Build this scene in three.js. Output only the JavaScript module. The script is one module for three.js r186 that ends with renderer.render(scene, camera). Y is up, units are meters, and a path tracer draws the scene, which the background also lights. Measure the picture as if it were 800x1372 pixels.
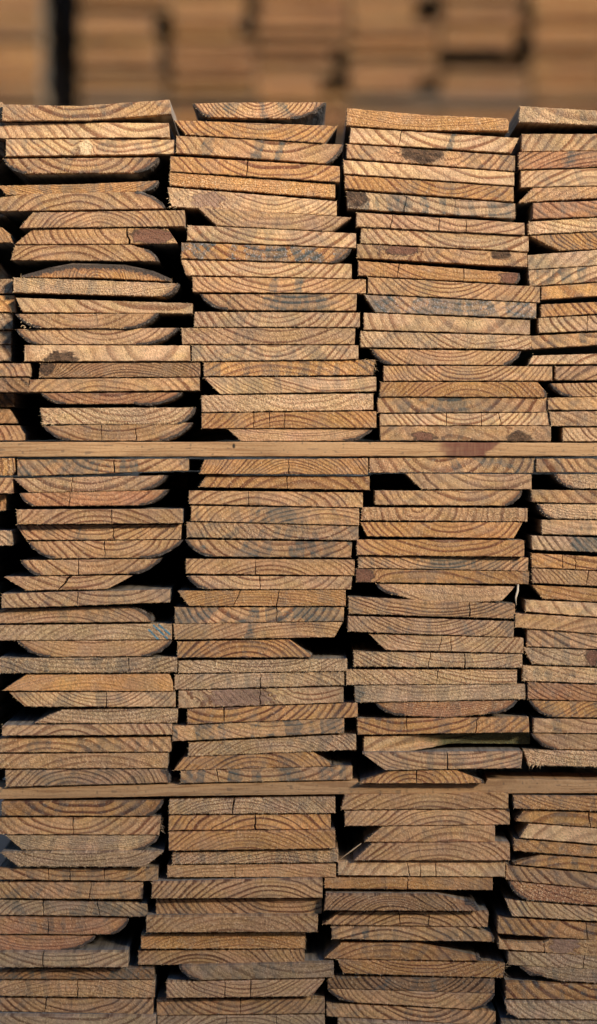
import * as THREE from 'three';
import { RoundedBoxGeometry } from 'three/addons/geometries/RoundedBoxGeometry.js';
import { mergeGeometries } from 'three/addons/utils/BufferGeometryUtils.js';
import { Sky } from 'three/addons/objects/Sky.js';

// ------------------------------------------------------------------ camera, sky, sun, exposure
const scene = new THREE.Scene();
const DIST = 3.0, SC = 920, EYE_X = 400, EYE_Y = 610, GROUND_PX = 1402;   // photo pixels per metre on the stack's front, horizon row
const EYE = (GROUND_PX - EYE_Y) / SC;
const camera = new THREE.PerspectiveCamera(2 * Math.atan(1372 / 2 / SC / DIST) * 180 / Math.PI, 800 / 1372, 0.05, 400);
camera.position.set(0, EYE, DIST);
camera.setViewOffset(800, 1372, 0, 686 - EYE_Y, 800, 1372);               // level camera, lens shifted down
camera.focus = DIST; camera.userData.fStop = 1.0;
scene.add(camera);

const SUN_AZ = 42, SUN_EL = 22;                                            // degrees to the right of the lens axis, above the horizon
const rad = Math.PI / 180;
const sunDir = new THREE.Vector3(Math.sin(SUN_AZ * rad) * Math.cos(SUN_EL * rad), Math.sin(SUN_EL * rad), Math.cos(SUN_AZ * rad) * Math.cos(SUN_EL * rad));
const sky = new Sky(); sky.name = 'sky'; sky.scale.setScalar(300); sky.userData.kind = 'structure';
const su = sky.material.uniforms;
su.sunPosition.value.copy(sunDir); su.turbidity.value = 3; su.rayleigh.value = 1.6; su.mieCoefficient.value = 0.004;
scene.add(sky);
scene.environmentIntensity = 0.25;
const sun = new THREE.DirectionalLight(new THREE.Color(1, 0.81, 0.595), 4.7);
sun.position.copy(sunDir).multiplyScalar(30); sun.castShadow = true; sun.shadow.radius = 20; sun.shadow.mapSize.set(2048, 2048);
Object.assign(sun.shadow.camera, { left: -3, right: 3, top: 3, bottom: -3, near: 1, far: 60 });
scene.add(sun, sun.target);

const renderer = new THREE.WebGLRenderer({ antialias: true });
renderer.setSize(597, 1024);
renderer.toneMapping = THREE.LinearToneMapping; renderer.toneMappingExposure = 1.3;
renderer.shadowMap.enabled = true;

// ------------------------------------------------------------------ small tools
let seed = 7; const rnd = () => { seed = (seed * 1664525 + 1013904223) >>> 0; return seed / 4294967296; };
const rr = (a, b) => a + (b - a) * rnd();
const hash = (x, y, s) => { let h = Math.imul(x | 0, 374761393) + Math.imul(y | 0, 668265263) + Math.imul(s | 0, 1274126177); h = Math.imul(h ^ (h >>> 13), 1274126177); h ^= h >>> 16; return (h >>> 0) / 4294967296; };
const noise = (x, y, s) => {                                               // value noise 0..1
  const xi = Math.floor(x), yi = Math.floor(y), fx = x - xi, fy = y - yi, u = fx * fx * (3 - 2 * fx), v = fy * fy * (3 - 2 * fy);
  const a = hash(xi, yi, s), b = hash(xi + 1, yi, s), c = hash(xi, yi + 1, s), d = hash(xi + 1, yi + 1, s);
  return a + (b - a) * u + (c - a) * v + (a - b - c + d) * u * v;
};
const sstep = (a, b, x) => { const t = Math.min(1, Math.max(0, (x - a) / (b - a))); return t * t * (3 - 2 * t); };
const mix3 = (o, c, t) => { o[0] += (c[0] - o[0]) * t; o[1] += (c[1] - o[1]) * t; o[2] += (c[2] - o[2]) * t; };
const toS = v => { v = Math.min(1, Math.max(0, v)); return 255 * (v <= 0.0031308 ? v * 12.92 : 1.055 * Math.pow(v, 1 / 2.4) - 0.055); };
const names = {};
const numbered = n => { const k = names[n] = (names[n] ?? -1) + 1; return k ? `${n}_${String(k).padStart(3, '0')}` : n; };
function tag(o, label, category, group, kind) { if (label) o.userData.label = label; if (category) o.userData.category = category; if (group) o.userData.group = group; if (kind) o.userData.kind = kind; return o; }
function mesh(name, geo, mat, parent) { const m = new THREE.Mesh(geo, mat); m.name = name; m.castShadow = m.receiveShadow = true; parent.add(m); return m; }
const worldAt = (px, py, z) => [(px - EYE_X) / SC * (DIST - z) / DIST, EYE + (EYE_Y - py) / SC * (DIST - z) / DIST, z];
// ------------------------------------------------------------------ the boards, read off the photograph
// each line: top edge points | bottom edge points | how it looks | words for its label.   '--' marks a spacer strip
// p pith offset, s ring spacing, t tone, d ring darkness, f sawn fuzz, S blue stain (amount, or x width amount), k knot (x,y,rx,ry,kind),
// c open crack (x, width, slant), wl wr wt bark on left / right / top, n no bark, z centimetres forward, R ragged corner (x,y,count,length), m crayon
const COLUMNS = {
L: `-215,140 3,137|-215,161 3,160|p0,-60 s6 tpale
-215,189 6,189|-215,209 6,209|p0,60 s6 tdark z-3
-215,213 2,213|-215,233 -14,233|p0,-50 s6 tdark z-4
-215,286 8,287|-215,292 8,291|p0,-90 s5 tpale z-6|a thin pale splintered end
-215,305 3,305 14,314|-215,325 16,325|p-20,40 s4 torange z-2
-215,348 -4,348 13,371|-215,372 15,373|p0,60 s6 tgrey z-8 wr|a bark covered grey top
-215,374 16,374|-215,394 17,393|p0,-40 s4 tgrey z-2
-215,396 20,396|-215,418 21.5,418|p-30,60 s7 torange z-1.5
-215,420 17,420|-215,441 17,441|p-40,50 s5 tgrey f.6 z-2
-215,443 15,443|-215,461 15,461|p-40,-50 s6 tgrey z-3
-215,463 15,462.5|-215,483.5 15,483.5|p-20,50 s7 tgrey S.4 z-3
-215,486 40,487|-215,504.5 40,504|p-50,50 s5 ttan S.4
-215,506 38,506.5|-215,525 38,525|p-30,70 s7 tdark d1
-215,527 19,527|-215,546 19,545|p-20,60 s5 tdark z-4
-215,548 12,548 21,563|-215,567 22,567|p-30,-50 s6 tdark z-4
-215,570 25,570 33,582|-215,590 33,590|p-40,40 s5 ttan z-3
--
-215,614 19,614 20,630|-215,637 16,637|p-10,10 s5 torange d1 f1|a rough fibrous orange face
-215,640 17,640|-215,661 17,661|p-60,-70 s7 ttan
-215,663 7,663|-215,684 7,684|p-20,10 s5 torange f.8 z-2
-215,688 -3,688|-215,708 -3,708|p0,50 s6 tdark z-6
-215,711 15,711|-215,731 15,731|p0,90 s4 tgrey f.6
-215,734 -6,734|-215,755 -6,755|p0,40 s6 tdark z-8
-215,759 -6,759|-215,780 -6,780|p0,40 s6 tdark z-8
-215,784 -5,784|-215,805 -5,805|p0,60 s6 tdark z-5
-215,809 -6,809|-215,830 -6,830|p0,60 s6 tdark z-5
-215,836 -6,836|-215,858 -6,858|p0,60 s6 tdark z-5
-215,862 -5,862|-215,881 -5,881|p0,60 s6 tdark z-5
-215,885 -7,885|-215,903 -7,903|p0,60 s6 tdark z-5
-215,907 -5,907|-215,926 -5,926|p0,60 s6 tdark z-5
-215,930 -8,930|-215,949 -8,949|p0,60 s6 tdark z-5
-215,953 -6,953|-215,970 -6,970|p0,60 s6 tdark z-5
-215,974 -4,974|-215,988 -4,988|p0,60 s6 tdark z-5
-215,991 -6,991|-215,1009 -6,1009|p0,60 s6 tdark z-5
-215,1012 -6,1012|-215,1031 -6,1031|p0,60 s6 tdark z-5
-215,1034 -4,1034|-215,1053 -4,1053|p0,60 s6 tdark z-5`,
A: `4,140 105,142 227,133|3,162 115,161.5 229,152|p0,-60 s5.5 ttan z1|cupped reddish end lifted on its right
-2,164 226,165|-2,185 227,184|p70,-55 s9 tpale d.7|wide pale rings
8,187 234,187|8,209 234,206|p40,-70 s5 tpale k115,198,9,10,p|a pale knot streak at its middle
4,213 213,211|34,232.5 182,231|p0,-45 s6 ttan wl wr|bark on both slanting edges
-2,249 105,247 212,242|8,261 100,261 194,256|p0,-200 s2.5 torange d.5 wr|a thin orange cupped face
-2,265 35,260 182,257|-2,283 222,279|p-10,45 s6.5 ttan wr|arched rings and sloping right edge
44,285 247,281.5|26,305.5 247,303|p-5,34 s5 ttan n|an undercut slanting left end
45,306.5 170,306 225,307|20,327 238,326.5|p90,-45 s6 ttan n k206,316,31,10,r c170,3,3|a large red knot at its right
20,329 175,328 195,334|14,348 212,350|p-20,55 s5.5 ttan wr|bark on its sloping right shoulder
28,369.5 60,361 98,354 168,356 205,364 230,374|28,371.5 120,371.5 230,377|p0,14 s3 torange d.6 wt z-1|black arched bark along its top
18,371.8 240,380|18,391.5 220,397|p0,-300 s2.2 tpale d.4 f.7 wr|a fuzzy pale fine grained face
21,399 258,406.5|30,418 257,420|p60,-80 s8.5 tpale n|bold slanting pale rings
21,421 212,420|54,439 168,440|p0,-50 s6 ttan wl wr z1 R30,432,26,5|frayed fibres under its left edge
21,441 240,439.5|49,461 185,461.5|p10,-45 s6 tpink wl wr|a pinkish boat shaped end
33,462.5 254,463|32.5,484 255,483.5|p50,-20 s16 tpale d.55 k82,480,21,9,d|half round dark knot at lower left
54,487 268,486|52,506 268,504.5|p10,62 s2.8 tdark d1 k62,494,10,10,d|dense dark arched rings
40,508.5 267,506|38,525 267,523|p-10,55 s8 ttan d.7|broad arched rings
55,527 245,526|85,541 180,541|p0,-70 s6 tred wl wr|a red brown face above dark bark
53,547 262,546|58,568 240,568|p10,-60 s6 tpale f1 wr R60,561,46,8|a frayed hairy left end
58,571 258,566|92,590 216,590.5|p0,-90 s5 ttan wl wr c136,1 c182,1|two hairline cracks and boat shape
--
23,616 253,614.5|23,638 252,630.5|p20,-55 s6 ttan S.5 c153,2|blue grey bands and a short crack
18,641 224,637|39,660 191,656.5|p0,-65 s7 tpink c97,1,-2 f.5 wr|a frosted pale left end and red right
26,661 224,656.5|44,678 189,677|p0,-55 s4 tred c94,1,-2 wr wl|a red brown boat shaped end
22,683 244,682|23,702.5 244,701|p0,60 s4.5 ttan c149,1.3 z1.5|even arched rings crossed by one crack
22,704 243,703|35,723.5 242,722.5|p0,-50 s5 ttan c150,1.4,3 S110,14,.6|a grey band beside its crack
37,726 245,723.5|72,748 189,747.5|p10,-32 s4.5 ttan c140,1.4 wl wr|closely packed bowl shaped rings
28,751 215,749|52,771 175,768.5|p0,-40 s4.5 ttan c105,1.4 wl wr|a central crack and bark at right
5,773 178,771|35,791 144,789|p10,-60 s5 tpink c95,4,-17 n|a wide jagged black crack
2,796 227,790|2,815 227,807|p30,-60 s6 tpink c104,1.2,-1 z1|a deep grey top showing behind it
-2,817 175,812.5|-2,835 205,833|p-20,90 s4 tpink wr|its right shoulder cut by bark
-2,838 230,836|-2,858 230,857|p40,80 s5 tgrey d.4 f.5 m|blue crayon strokes at its right end
23,859 230,858.5|66,880 192,879|p0,-90 s5 ttan d.4 wl wr|a smooth boat shape with reddish right end
-2,882 237,881|-2,902 237,900.5|p0,-250 s4 tgrey f.9 c172,1|a rough frosted grey face
35,904.5 226,903.5 231,913|3,925.5 232,926|p0,120 s3.5 torange d.35 n|a smooth orange face with sloping left top
12,928 235,927|33,947 235,947|p10,-50 s3.8 tpale c142,1.2 n|bowl rings and cut left corner
82,952 238,949.5|45,969 237,968|p0,-260 s4 tgrey f.8 n|a left end sloping back in shadow
3,973 230,970.5|3,985.5 230,984.5|p-20,40 s5 tpink z1|a thin pinkish wavy grain face
-2,989 229,987.5|-2,1008 229,1007|p-40,80 s8 ttan d.5 f.5|slanting broad brown rings
-2,1011 224,1009|-2,1030 224,1029|p20,90 s7 ttan d.4 f.5|a plain soft brown face
7,1032.5 217,1031|8,1054 228,1049|p-20,38 s4.6 tpink d.9 wr|bold arched rings resting on the strip
--
2,1075 218,1074|2,1093 197,1093.5|p0,-60 s7 torange d1 z.6 wr|bold dark bowl shaped rings
-2,1096 215,1095|-2,1118 213,1118.5|p-10,-55 s6 ttan c98,1.3 R217,1104,14,9|white splinters sticking out at right
8,1120 213,1119.5|29,1138.5 180,1140|p0,-200 s2.6 tgrey d.4 wr f.6|a smooth grey boat shape
1,1143 219,1141|24,1161 194,1161|p0,-250 s3 tgrey f.8 n z1|a frosted face with both lower corners cut
-2,1163.5 211,1164|-2,1178 211,1181|p0,-90 s5 ttan c65,1 c94,1.2 c140,1|three hairline cracks
-2,1183 191,1183|-2,1203.5 191,1205|p30,-60 s6 ttan d.6 c122,1.2,-3|slanting cracked brown face
-2,1206 197,1210.5|-2,1226 197,1228|p0,60 s4 tgrey S.4 c58,1.6 c130,1.2,4|grey weathering and two cracks
-2,1229.5 172,1232|-2,1251 150,1252|p0,-150 s3 tred d.4 c64,1 wr|a plain reddish face ending in bark
-2,1253.5 128,1254.5|-2,1273 85,1273|p0,-120 s3 tred d.5 wr|a short tapering reddish end
-2,1276 171,1276|-2,1296 171,1296|p0,-150 s5 tgrey c58,1.6 z2|a broad blue grey top behind it
-2,1299 206,1297|-2,1312 206,1312|p-20,60 s4.5 tdark S.5|a dark stained narrow face
-2,1315 207,1314|-2,1334 207,1337|p0,200 s3 ttan d.4 f.6 c104,1.2|a frosted right half and central crack
-2,1338 205,1339.5|-2,1355 205,1359|p0,-50 s6.5 ttan d1 c62,1.2,-3|strongly striped bowl rings
-2,1361 208,1363|-2,1385 208,1386|p0,-90 s6 tgrey z2`,
B: `258,139 300,137.5 437,137|280,157 391,158.5|p0,-28 s4 ttan S.5 wl wr|bark on both sides standing on top
233,161 452,169|249,180 434,191.5|p0,-48 s6 torange n|orange bowl rings and no stain
236,182 460,193.5|236,205 438,219|p20,-55 s7 ttan S278,14,.8 S346,14,.9 S375,8,.8 wr|separate blue grey bands
228,209 455,223|228,229 455,244|p20,-65 s6 torange c332,1.6,-2|a clear central crack and orange rings
227,231 449,247|227,248 449,265|p0,-300 s2.2 torange d.35 f.8|a fuzzy yellow orange plain face
224,251 451,269.5|230,277 451,289|p20,-50 s5 tpale k278,267,24,11,v R228,272,26,7|a purple knot at its ragged left end
265,278 471,291.5|290,302 444,310|p0,-55 s6 tpink n|pinkish bowl shaped rings
251.5,302 477,312.5|250.5,322.5 477,332|p0,-60 s6.5 tpale S.15|bold pale bowl rings
243,325 471,333.5|243,346 444,352|p0,-50 s6 torange S.95 wr|heavy black blue mottled stain
242,347 471,354|249,368.5 471,373|p0,-42 s5 tpale|clean pale tightly bowed rings
258,371 490,374.5|258,391 490,393|p0,-70 s5 ttan S366,10,.7 S400,10,.9|two small dark stains right of centre
268,394.5 478,394.5|304,415 477,416|p20,-60 s5 ttan S400,80,.8 wl|left bark, blue stained right half
261,418 482,419|260,438 482,438|p0,-32 s5.5 tpale f.4|strongly bowed clean rings
243,439.5 476,440|244,461 475,461|p10,-70 s5 tpink S330,30,.3 f.4|pinkish rings, grey left of centre
257,463 480,463|257,484 480,481|p0,-40 s5 tpale f.4|tight bowed rings below faint one
273,485.5 502,482|273,504 500,502|p-20,80 s6 torange S.35 f.6 R500,489,34,10|spiky splinters at its right end
273,506 504,505|295,528 504,524|p60,-120 s3.5 tpale d.7 n|a sawn off lower left corner
270,530 500,527.5|270,552 500,549|p20,-70 s5 tpale d.4 f1|a fuzzy pale rough sawn face
270,554 504,551|270,574 504,573|p0,52 s3.8 torange d.7 c340,1 c361,1 c381,1|arched rings crossed by three hairline cracks
305,575 500,574.5|323,591 461,590.5|p0,-300 s3 tpink d.3 wr n|short pale end with torn bark right
--
274,616 493,614|267,635 493,635.5|p10,36 s3.8 torange d1 c387,1.2 n z1|neat dark orange arches
276,637 495,638.5|267,652.5 495,656.5|p20,50 s8 torange d.6 c385,1.3 n|cracked face with few broad rings
253,657.5 486,660|253,675 486,680|p-20,60 s6 ttan d.7 c333,1|broad arches and even pale tan
256,678 481,681.5|256,698 481,704|p60,90 s4.5 ttan S375,60,.7 d.6|a wide grey blotch in its middle
250,699.5 480,705|250,720 480,724|p40,-50 s5 tpink f.4|pink tone and tiny dark specks
248,723 472,726.5|283,745.5 470,747|p20,-60 s6 ttan S.6 wl|vertical blue bands and bark at left
249,749 475,750|249,768.5 475,771|p0,60 s5.5 ttan d.7 c342,1|gentle golden arches
251,772 472,773|276,789 470,790|p-10,-60 s6 tpink c348,1.4 wl|a single centre crack and rounded left corner
238,792 463,790.5|253,812 463,812|p0,300 s2.5 torange d.3 c322,1.2,-10 c374,1.2,-4|two slanting cracks, smooth brown face
234,814 461,814|234,836 460,832|p0,-32 s6 ttan S.6 c370,1|bowed rings broken by grey stain bands
232,836.5 459,833.5|234,857 448,853.5|p40,120 s4 ttan d.4 S336,12,.6|one dark grey streak left of centre
237.5,860 388,857 418,879.5|237.5,881 419,880.5|p0,42 s4.6 torange d1 wr|bold arches, short bark cut right end
239,886 465,883|239,902 465,899|p0,-200 s3.5 tgrey d.6 f1|a rough frosted face under shadowed top
234,904 461,900.5|234,924 461,918|p0,150 s4 tgrey f.6 S.3 c349,1.4|greenish grey rough face with crack
239,926 460,921|239,949 460,941|p60,-60 s6 tpale k323,936,46,14,v c348,1.2|a broad dull purple heart patch
251,950.5 479,942|251,970.5 479,961|p-55,-60 s6 torange d1 c300,1.8|zebra like slanting rings
231,973 461,962.5|231,993 461,982|p30,-140 s4 ttan d.4 S.65|soft blue grey bands
253,995 477,984|252,1013.5 477,1004.5|p0,60 s4 tpale f.6 d.6|pale fuzzy arches tilted up at right
246,1015 420,1008 445,1026|233,1032 448,1027|p0,48 s5 torange d.9 wr n|orange arches tapering to bark at right
242,1033 472,1027|242,1049 472,1045|p0,-80 s6 ttan S.6 c290,1.2,3|stained lowest face resting on the strip
--
227,1072 449,1068|226,1091 449,1089|p-20,70 s3.6 tpale d.6 f.7 c314,2.6,-3|a fuzzy face split by a slanting crack
226,1093.5 443,1091.5|226,1112 443,1111|p10,42 s5.5 torange d1 c342,2.4|bold arches split by a black crack
226,1116 449,1113|226,1140 449,1136.5|p-10,60 s4.2 torange d.8 z1|fine orange arches
231,1142.5 453,1137.5|231,1158 453,1155|p20,110 s3.6 tpale f1 d.7|glittering rough pale fibres
224,1160 450,1157.5|224,1175.5 450,1175|p0,300 s3 ttan d.35 c315,1|a smooth dull brown face
204,1183 432,1178|203,1203.5 432,1203.5|p40,60 s4.8 ttan d.9 z1.6|a pale grey top and wide arches
209,1205.5 431,1204|209,1225 431,1224|p60,-60 s6 ttan d.9 S245,18,.4|dark left stripes and swirling rings
196,1228.5 426,1227|196,1249 425,1249|p0,70 s4.5 ttan d.6 f.4 z2|a frosted top edge and soft arches
189,1252 409,1249.5|189,1271 409,1271|p20,200 s3 torange d.4 f.5 R409,1258,14,7|splinters at its right end
185,1274.5 408,1272|185,1293 408,1292.5|p-30,45 s4.8 ttan d1|dark wavy rings
240,1294.5 447,1290|266,1313 447,1310|p60,-90 s6 tgrey d.5 wl z1|bark lower left, grey top right
223,1316 435,1312.5|223,1337 418,1335|p0,-55 s4.2 tpink c301,1 c336,1.4 n z1|two cracks and clipped lower right corner
210,1340 435,1337|210,1361 435,1357|p-10,-45 s4.5 ttan S380,30,.3 c322,1|bowed rings with a grey right half
211,1362.5 435,1360|211,1385 435,1383|p0,60 s4 tgrey c303,1.2 c370,1`,
C: `465,145 570,154 679,158.5 682,163|464,168 560,174.5 681,175|p0,-400 s2.4 torange d.4 f.4|an orange plain grained top
470,171 695,185|468,191 685,205|p20,-55 s7 tpale c538,1,-5 S605,8,.7 n|big pale bowl rings
464.5,193.5 690,209|464.5,212 690,229|p-5,-40 s6 ttan S.3 k566,205,30,13,d|a large dark fibrous knot
460,214.5 689,231|461,232.5 689,248.5|p70,-80 s8.5 tpale d.7|yellowish broad slanting rings
462,235 688,251|462,252.5 688,270|p20,-45 s6 torange S.25|brown orange bowl rings
464.5,256 690,273|466,279 690,293|p40,-80 s6 tgrey S.5 k479,266,13,12,d c545,1,-4 R690,281,12,5|black knot at left and grey stain
477.5,284.5 702.5,299|477.5,303 702.5,315|p30,-70 s7 tpink c526,1.2,-3 c588,1 c624,1|pinkish face with three fine cracks
484,304 708,317|483,325.5 708,337|p30,-60 s5 tpale S610,50,.25 f.4|dense pale fuzzy rings
478.5,327 706,339.5|478.5,345 706,358|p50,-45 s8 ttan d.7 k538,334,21,8,r k670,341,12,6,d S.2|a red knot and a black spot
480,349.5 696,366|480,369 692,380|p40,-120 s5 torange d.6 c535,1,-3 c621,1 wr k684,372,14,8,r|a red dark right end and two cracks
493,371.5 723,384.5|493,393 723,405.5|p-10,-45 s5.5 ttan|tilted clean tan bowl rings
488,395 718.5,406.5|503,418 718,426.5|p10,-50 s5.5 tpink S.95|strong blue black stain and whitish resin
487.5,419 710,429|487.5,441.5 710,448|p30,-24 s11 tpale d.45|a nearly plain pale face
483,444 711.5,450|483,465 711.5,468|p50,-55 s5.5 tpale d.8 f.5|dark swirling rings on pale wood
497,468 698.5,470.5|522,488 676.5,489|p0,-48 s4.5 ttan wl wr S550,8,.4|a boat shape dark at both edges
514,490 739.5,491|514,510 739.5,510|p0,-42 s4.8 ttan S620,30,.3|fine bowl rings in a tan face
510,512 720,512 731,524|509,531 732,532|p10,44 s4.6 torange d.7 wr|fine arches, torn red right end
506,532.5 732.5,532.5|506,553 732.5,552|p-10,-36 s9 ttan S600,60,.8 S540,22,.5|a silvery blue stain across its left half
509,555 734,553|509,570 737,570|p0,-38 s5 tpale c598,.9 c645,.9 c668,1,3|bowed rings and several short cracks
509,571.5 738,571|510,590 738,591|p-20,60 s9 ttan d.4 k568,586,17,8,r k697,586,15,8,d|two knots in its lower edge
--
495,614 717,612|495,633 717,633.5|p-10,-24 s9 ttan S.5 f.4 R700,622,30,4|grey streaks, frayed pale right end
543,634.5 712,635.5|565,655.5 712,655.5|p30,-50 s7 tpink d.9 n|a short pale end with cut left corner
502.5,657.5 700,657.5|502.5,676 678,677.5|p20,-40 s6.5 ttan wr|bark under its right corner
485,680 706.5,681|484,697 706.5,698.5|p-30,-14 s8 ttan d.6 f.6 R690,690,26,4|half circle rings, pale frayed right
483,700 700,700|492,718.5 688,721|p10,-40 s6.5 torange n|orange bowl rings, both lower corners cut
478,723.5 702,724|478,743.5 702,746|p10,-150 s4.5 torange d.8 z.6|long gently curved orange lines
480,745 708,747.5|480,761 707,765|p0,-70 s4 ttan d.9 S600,70,.9|a dark blue stained centre
477,762.5 709,766|477,780 708,782.5|p-20,120 s8 torange d.6 k489,770,13,12,r|a dark red patch at its left end
504,782.5 690,786|530,797 560,805.5 600,807.5 672,805|p20,-200 s4 tpink d.5 f.4 wl|rounded bark below its left side
467,800 690,809.5|467,822 690,829|p0,-120 s4 ttan d.9 c629,1.5|fine straight lines and one short crack
466,825.5 689,833|466,846 688,854|p0,-60 s4.6 tpink d.9|dense purplish bowl rings
495,850 701,855|516.5,871 701,875|p-20,-50 s4.2 tpale c592,1,-4 c604,1 n|a diagonal cut left end
474,874 699.5,877|474,893 699.5,894.5|p30,-120 s3.6 tpale f.7 c577,1,-3 c622,1.6|pale rough face split by two cracks
464,897.5 692.5,897.5|464,917.5 692.5,916|p80,-200 s4.4 tpale f.9 d.6 c587,1,-2|a glittering rough left half
475,919 704,917|476,941 704,936.5|p0,-300 s3 tgrey d.4 f.7 S480,14,.8|a small blue streak at its left end
502,941.5 693,939|541,959 600,961 656,956|p0,-200 s3 tred d.4 f.5 wl wr|a bowl shaped reddish orange rim
479,964 708,961|479,984.5 709,981|p-40,-150 s6.5 torange d.7 c640,1.4,-3 c545,1|wavy orange bands and a right crack
488,987 712,982|487,1007 545,1007 600,998 712,999.5|p0,160 s9 tpale d.4 M z-1|a torn face turning mossy black at right
486,1010 700,1007.5|516,1032 698,1029|p20,-120 s4.5 tpink c599,1.8 n z1.6|a wide grey top and pinkish cracked face
484,1048 520,1034 560,1032.5 611,1032 648,1048|483,1049.5 648,1049.5|p-10,24 s4.4 torange d.7 c558,1.5 wr z1|low arch of bark on the strip
--
462,1065 681,1062|457,1085 681,1083|p10,150 s4 ttan d.7 n|soft even slanting lines
462,1086.5 683,1084.5|462,1106.5 683,1105|p20,60 s4.4 ttan d.7|dense brown arches and square ends
512,1108 663,1106.5|488,1128 663,1128|p30,60 s6 ttan d.5 n|a short end with slanting left side
498,1131.5 682.5,1129.5|474,1153 683,1152.5|p10,55 s4.8 ttan d.8 n z.8|broad arches and left end sloping away
453,1155 676.5,1153.5|453,1173 676.5,1174.5|p10,40 s7 tpale d.3 c545,1,4 c563,1 c584,1|pale face marked by small cracks
435,1176.5 660,1175.5|435,1190 660,1193|p-20,120 s4 torange d.4 c546,1.2|a thin plain orange face
437,1199 585,1200 625,1210|434,1219.5 642,1221|p-10,45 s3.4 tdark d1 wr z1.6|dark arches and a black bark corner
457,1221.5 654.5,1222|432,1239 653,1242|p10,50 s5.5 ttan d.9 c534,1.2,2 c574,1 n|dark arches and pointed left end
444.5,1242 630,1243 661,1254|444.5,1258 661,1262|p-30,70 s5.5 ttan d.9 S490,10,.6 wr|grey streak and bark cut right
457,1264 560,1264 640,1284|434,1284 645,1288|p-20,50 s5.5 torange d.6 wr n|a long bark slope falling to the right
452,1285.5 677,1291.5|460,1304 674,1310.5|p0,-160 s3.6 torange d.8 f.4 R676,1300,22,9|long splinters at its right end
439,1308.5 662.5,1312|439,1324 662.5,1331|p10,-34 s4.2 tdark d1 S.4|dark blue grey dense bowl rings
439,1325.5 662.5,1332|472,1343 634,1352.5|p10,-40 s5.4 ttan wl wr|a boat shape beneath a dark one
437.5,1345 664,1355|437.5,1361.5 664,1374|p10,-44 s6 ttan d.9 S.25|golden bowed rings sloping down right
453,1366.5 662,1377|453,1386 662,1396|p0,-60 s5 tgrey z1`,
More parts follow.
